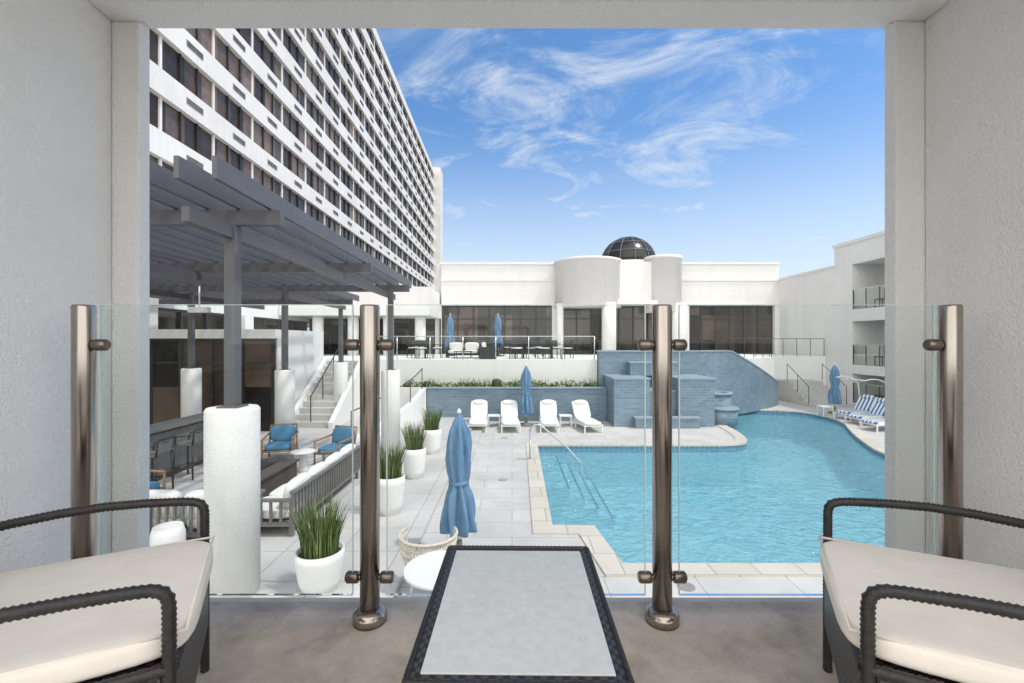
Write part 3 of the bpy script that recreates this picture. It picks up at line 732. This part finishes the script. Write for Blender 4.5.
def wicker_chair(loc,rot):
    e=empty('wicker_armchair',loc=loc,rot=rot)
    b=MB(); r=.0128; kw=dict(n=10,ridge=.10,step=.0055)
    for s in (-1,1):
        y=.29*s
        arm=[(.30,y,.0),(.30,y,.50),(.298,y,.520),(.290,y,.534),(.272,y,.543),(.24,y*1.01,.548),(.15,y*1.03,.556),(.05,y*1.05,.560),(-.05,y*1.05,.557),(-.15,y*1.04,.548),(-.23,y*1.02,.535),(-.31,y*.98,.515)]
        b.tube(arm,r,'wicker',**kw)
        b.tube([(-.27,y,0),(-.28,y,.4),(-.36,y,.88)],r,'wicker',**kw)
    b.tube([(-.36,-.29,.88),(-.37,0,.90),(-.36,.29,.88)],r,'wicker',**kw)
    b.tube([(.305,-.29,.375),(.305,.29,.375)],.012,'wicker',**kw)
    for s in (-1,1): b.tube([(.30,.29*s,.375),(-.28,.29*s,.375)],.012,'wicker',**kw)
    b.build('frame',e)
    b=MB()
    b.box(.295,.310,-.28,.28,.15,.37,'weave')
    for s in (-1,1): b.box(-.27,.285,.285*s-.007,.285*s+.007,.15,.37,'weave')
    b.box(-.27,.29,-.27,.27,.355,.372,'weave')
    b.add([(-.285,-.28,.3),(-.285,.28,.3),(-.36,.28,.87),(-.36,-.28,.87),(-.300,-.28,.3),(-.300,.28,.3),(-.375,.28,.87),(-.375,-.28,.87)],[(0,1,2,3),(5,4,7,6),(0,4,5,1),(3,2,6,7)],'weave')
    b.build('woven_panels',e)
    b=MB(); b.cushion(-.27,.335,-.272,.272,.375,.440,'cream',7,16)
    b.tube([(x,y,.432) for x,y in ((.325,-.262),(.325,.262),(-.26,.262),(-.26,-.262),(.325,-.262))],.004,'cream',8)
    b.build('cushion',e)
wicker_chair((-1.108,1.054,2.05),R(28)); wicker_chair((1.135,1.054,2.05),R(152))
e=empty('wicker_side_table',loc=(.014,1.065,2.05),rot=R(-.8))
b=MB(); hx,hy=.20,.265; fw=.021
for x in (-1,1):
    b.box(x*hx-(fw if x>0 else 0),x*hx+(fw if x<0 else 0),-hy,hy,.41,.448,'weave')
    b.tube([(x*hx,-hy,.447),(x*hx,hy,.447)],.006,'wicker',8,ridge=.15,step=.006)
for y in (-1,1):
    b.box(-hx+fw+.001,hx-fw-.001,y*hy-(fw if y>0 else 0),y*hy+(fw if y<0 else 0),.41,.4475,'weave')
    b.tube([(-hx,y*hy,.447),(hx,y*hy,.447)],.006,'wicker',8,ridge=.15,step=.006)
    for x in (-1,1): b.box(x*(hx-.016)-.016,x*(hx-.016)+.016,y*(hy-.016)-.016,y*(hy-.016)+.016,0,.409,'weave')
b.build('frame',e)
b=MB(); b.box(-hx+fw+.0015,hx-fw-.0015,-hy+fw+.0015,hy-fw-.0015,.437,.4495,'frost'); b.build('glass_top',e,bevel=.002)

# ---------------------------------------------------------------- light, sky, camera
sd=Vector((.42,-.13,.86)).normalized(); el=math.asin(sd.z); rot=math.atan2(sd.x,sd.y)
L=bpy.data.lights.new('sun','SUN'); L.energy=2.35; L.angle=R(2.5); L.color=(1,.95,.885)
so=bpy.data.objects.new('sun',L); scene.collection.objects.link(so); so.rotation_euler=sd.to_track_quat('Z','Y').to_euler(); so.location=(10,-10,40)
wd=bpy.data.worlds.new("World"); scene.world=wd; wd.use_nodes=True; nt=wd.node_tree
bg=nt.nodes['Background']; bg.inputs[1].default_value=.15
sky=nt.nodes.new('ShaderNodeTexSky'); sky.sky_type='NISHITA'; sky.sun_disc=False; sky.sun_elevation=el; sky.sun_rotation=rot; sky.air_density=1.0; sky.dust_density=.6; sky.ozone_density=2.0
tc=nt.nodes.new('ShaderNodeTexCoord'); sp=nt.nodes.new('ShaderNodeSeparateXYZ'); nt.links.new(tc.outputs['Generated'],sp.inputs[0])
def MA(op,a,b_):
    n=nt.nodes.new('ShaderNodeMath'); n.operation=op
    for i,v in enumerate((a,b_)):
        if isinstance(v,(int,float)): n.inputs[i].default_value=v
        else: nt.links.new(v,n.inputs[i])
    return n.outputs[0]
def MR(src,a,b_,c,d,sm=True):
    n=nt.nodes.new('ShaderNodeMapRange'); n.interpolation_type='SMOOTHSTEP' if sm else 'LINEAR'
    for k,v in zip(('From Min','From Max','To Min','To Max'),(a,b_,c,d)): n.inputs[k].default_value=v
    nt.links.new(src,n.inputs[0]); return n.outputs[0]
zz=MA('ADD',MA('MAXIMUM',sp.outputs['Z'],.0),.13)
cb=nt.nodes.new('ShaderNodeCombineXYZ'); nt.links.new(MA('DIVIDE',sp.outputs['X'],zz),cb.inputs[0]); nt.links.new(MA('DIVIDE',sp.outputs['Y'],zz),cb.inputs[1])
mp=nt.nodes.new('ShaderNodeMapping'); mp.inputs['Rotation'].default_value=(0,0,R(28)); mp.inputs['Scale'].default_value=(1.0,1.5,1); mp.inputs['Location'].default_value=(2.3,1.1,0)
nt.links.new(cb.outputs[0],mp.inputs[0])
n1=N(nt,'ShaderNodeTexNoise',Scale=2.0,Detail=11.0,Roughness=.66,Distortion=.8); nt.links.new(mp.outputs[0],n1.inputs['Vector'])
n2=N(nt,'ShaderNodeTexNoise',Scale=.9,Detail=2.0); nt.links.new(cb.outputs[0],n2.inputs['Vector'])
cl=MA('MULTIPLY',MR(n1.outputs['Fac'],.42,.75,0,1),MR(n2.outputs['Fac'],.27,.50,0,1))
fac=MA('MAXIMUM',MA('MULTIPLY',cl,.95),MR(sp.outputs['Z'],.46,.03,0,.78))
fac=MA('MAXIMUM',fac,MR(sp.outputs['Y'],.05,-.35,0,.88))   # added brightening of the unseen sky behind the camera, to light the balcony
hs=nt.nodes.new('ShaderNodeHueSaturation'); hs.inputs['Saturation'].default_value=1.22; hs.inputs['Value'].default_value=1.3; nt.links.new(sky.outputs[0],hs.inputs['Color'])
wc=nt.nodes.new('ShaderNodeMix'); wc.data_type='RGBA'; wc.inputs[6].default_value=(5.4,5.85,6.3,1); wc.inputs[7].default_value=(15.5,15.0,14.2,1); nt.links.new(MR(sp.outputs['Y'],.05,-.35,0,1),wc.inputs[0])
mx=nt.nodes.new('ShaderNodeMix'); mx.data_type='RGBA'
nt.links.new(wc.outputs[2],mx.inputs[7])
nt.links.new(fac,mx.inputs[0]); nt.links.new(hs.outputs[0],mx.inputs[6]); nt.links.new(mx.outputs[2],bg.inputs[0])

cam=bpy.data.cameras.new('camera'); co=bpy.data.objects.new('camera',cam); scene.collection.objects.link(co)
cam.lens=16; cam.sensor_width=36; cam.clip_start=.05; cam.clip_end=3000
co.location=(0,0,3.1); co.rotation_euler=(R(90),0,0); scene.camera=co
scene.view_settings.view_transform='Standard'; scene.view_settings.look='None'; scene.view_settings.exposure=0
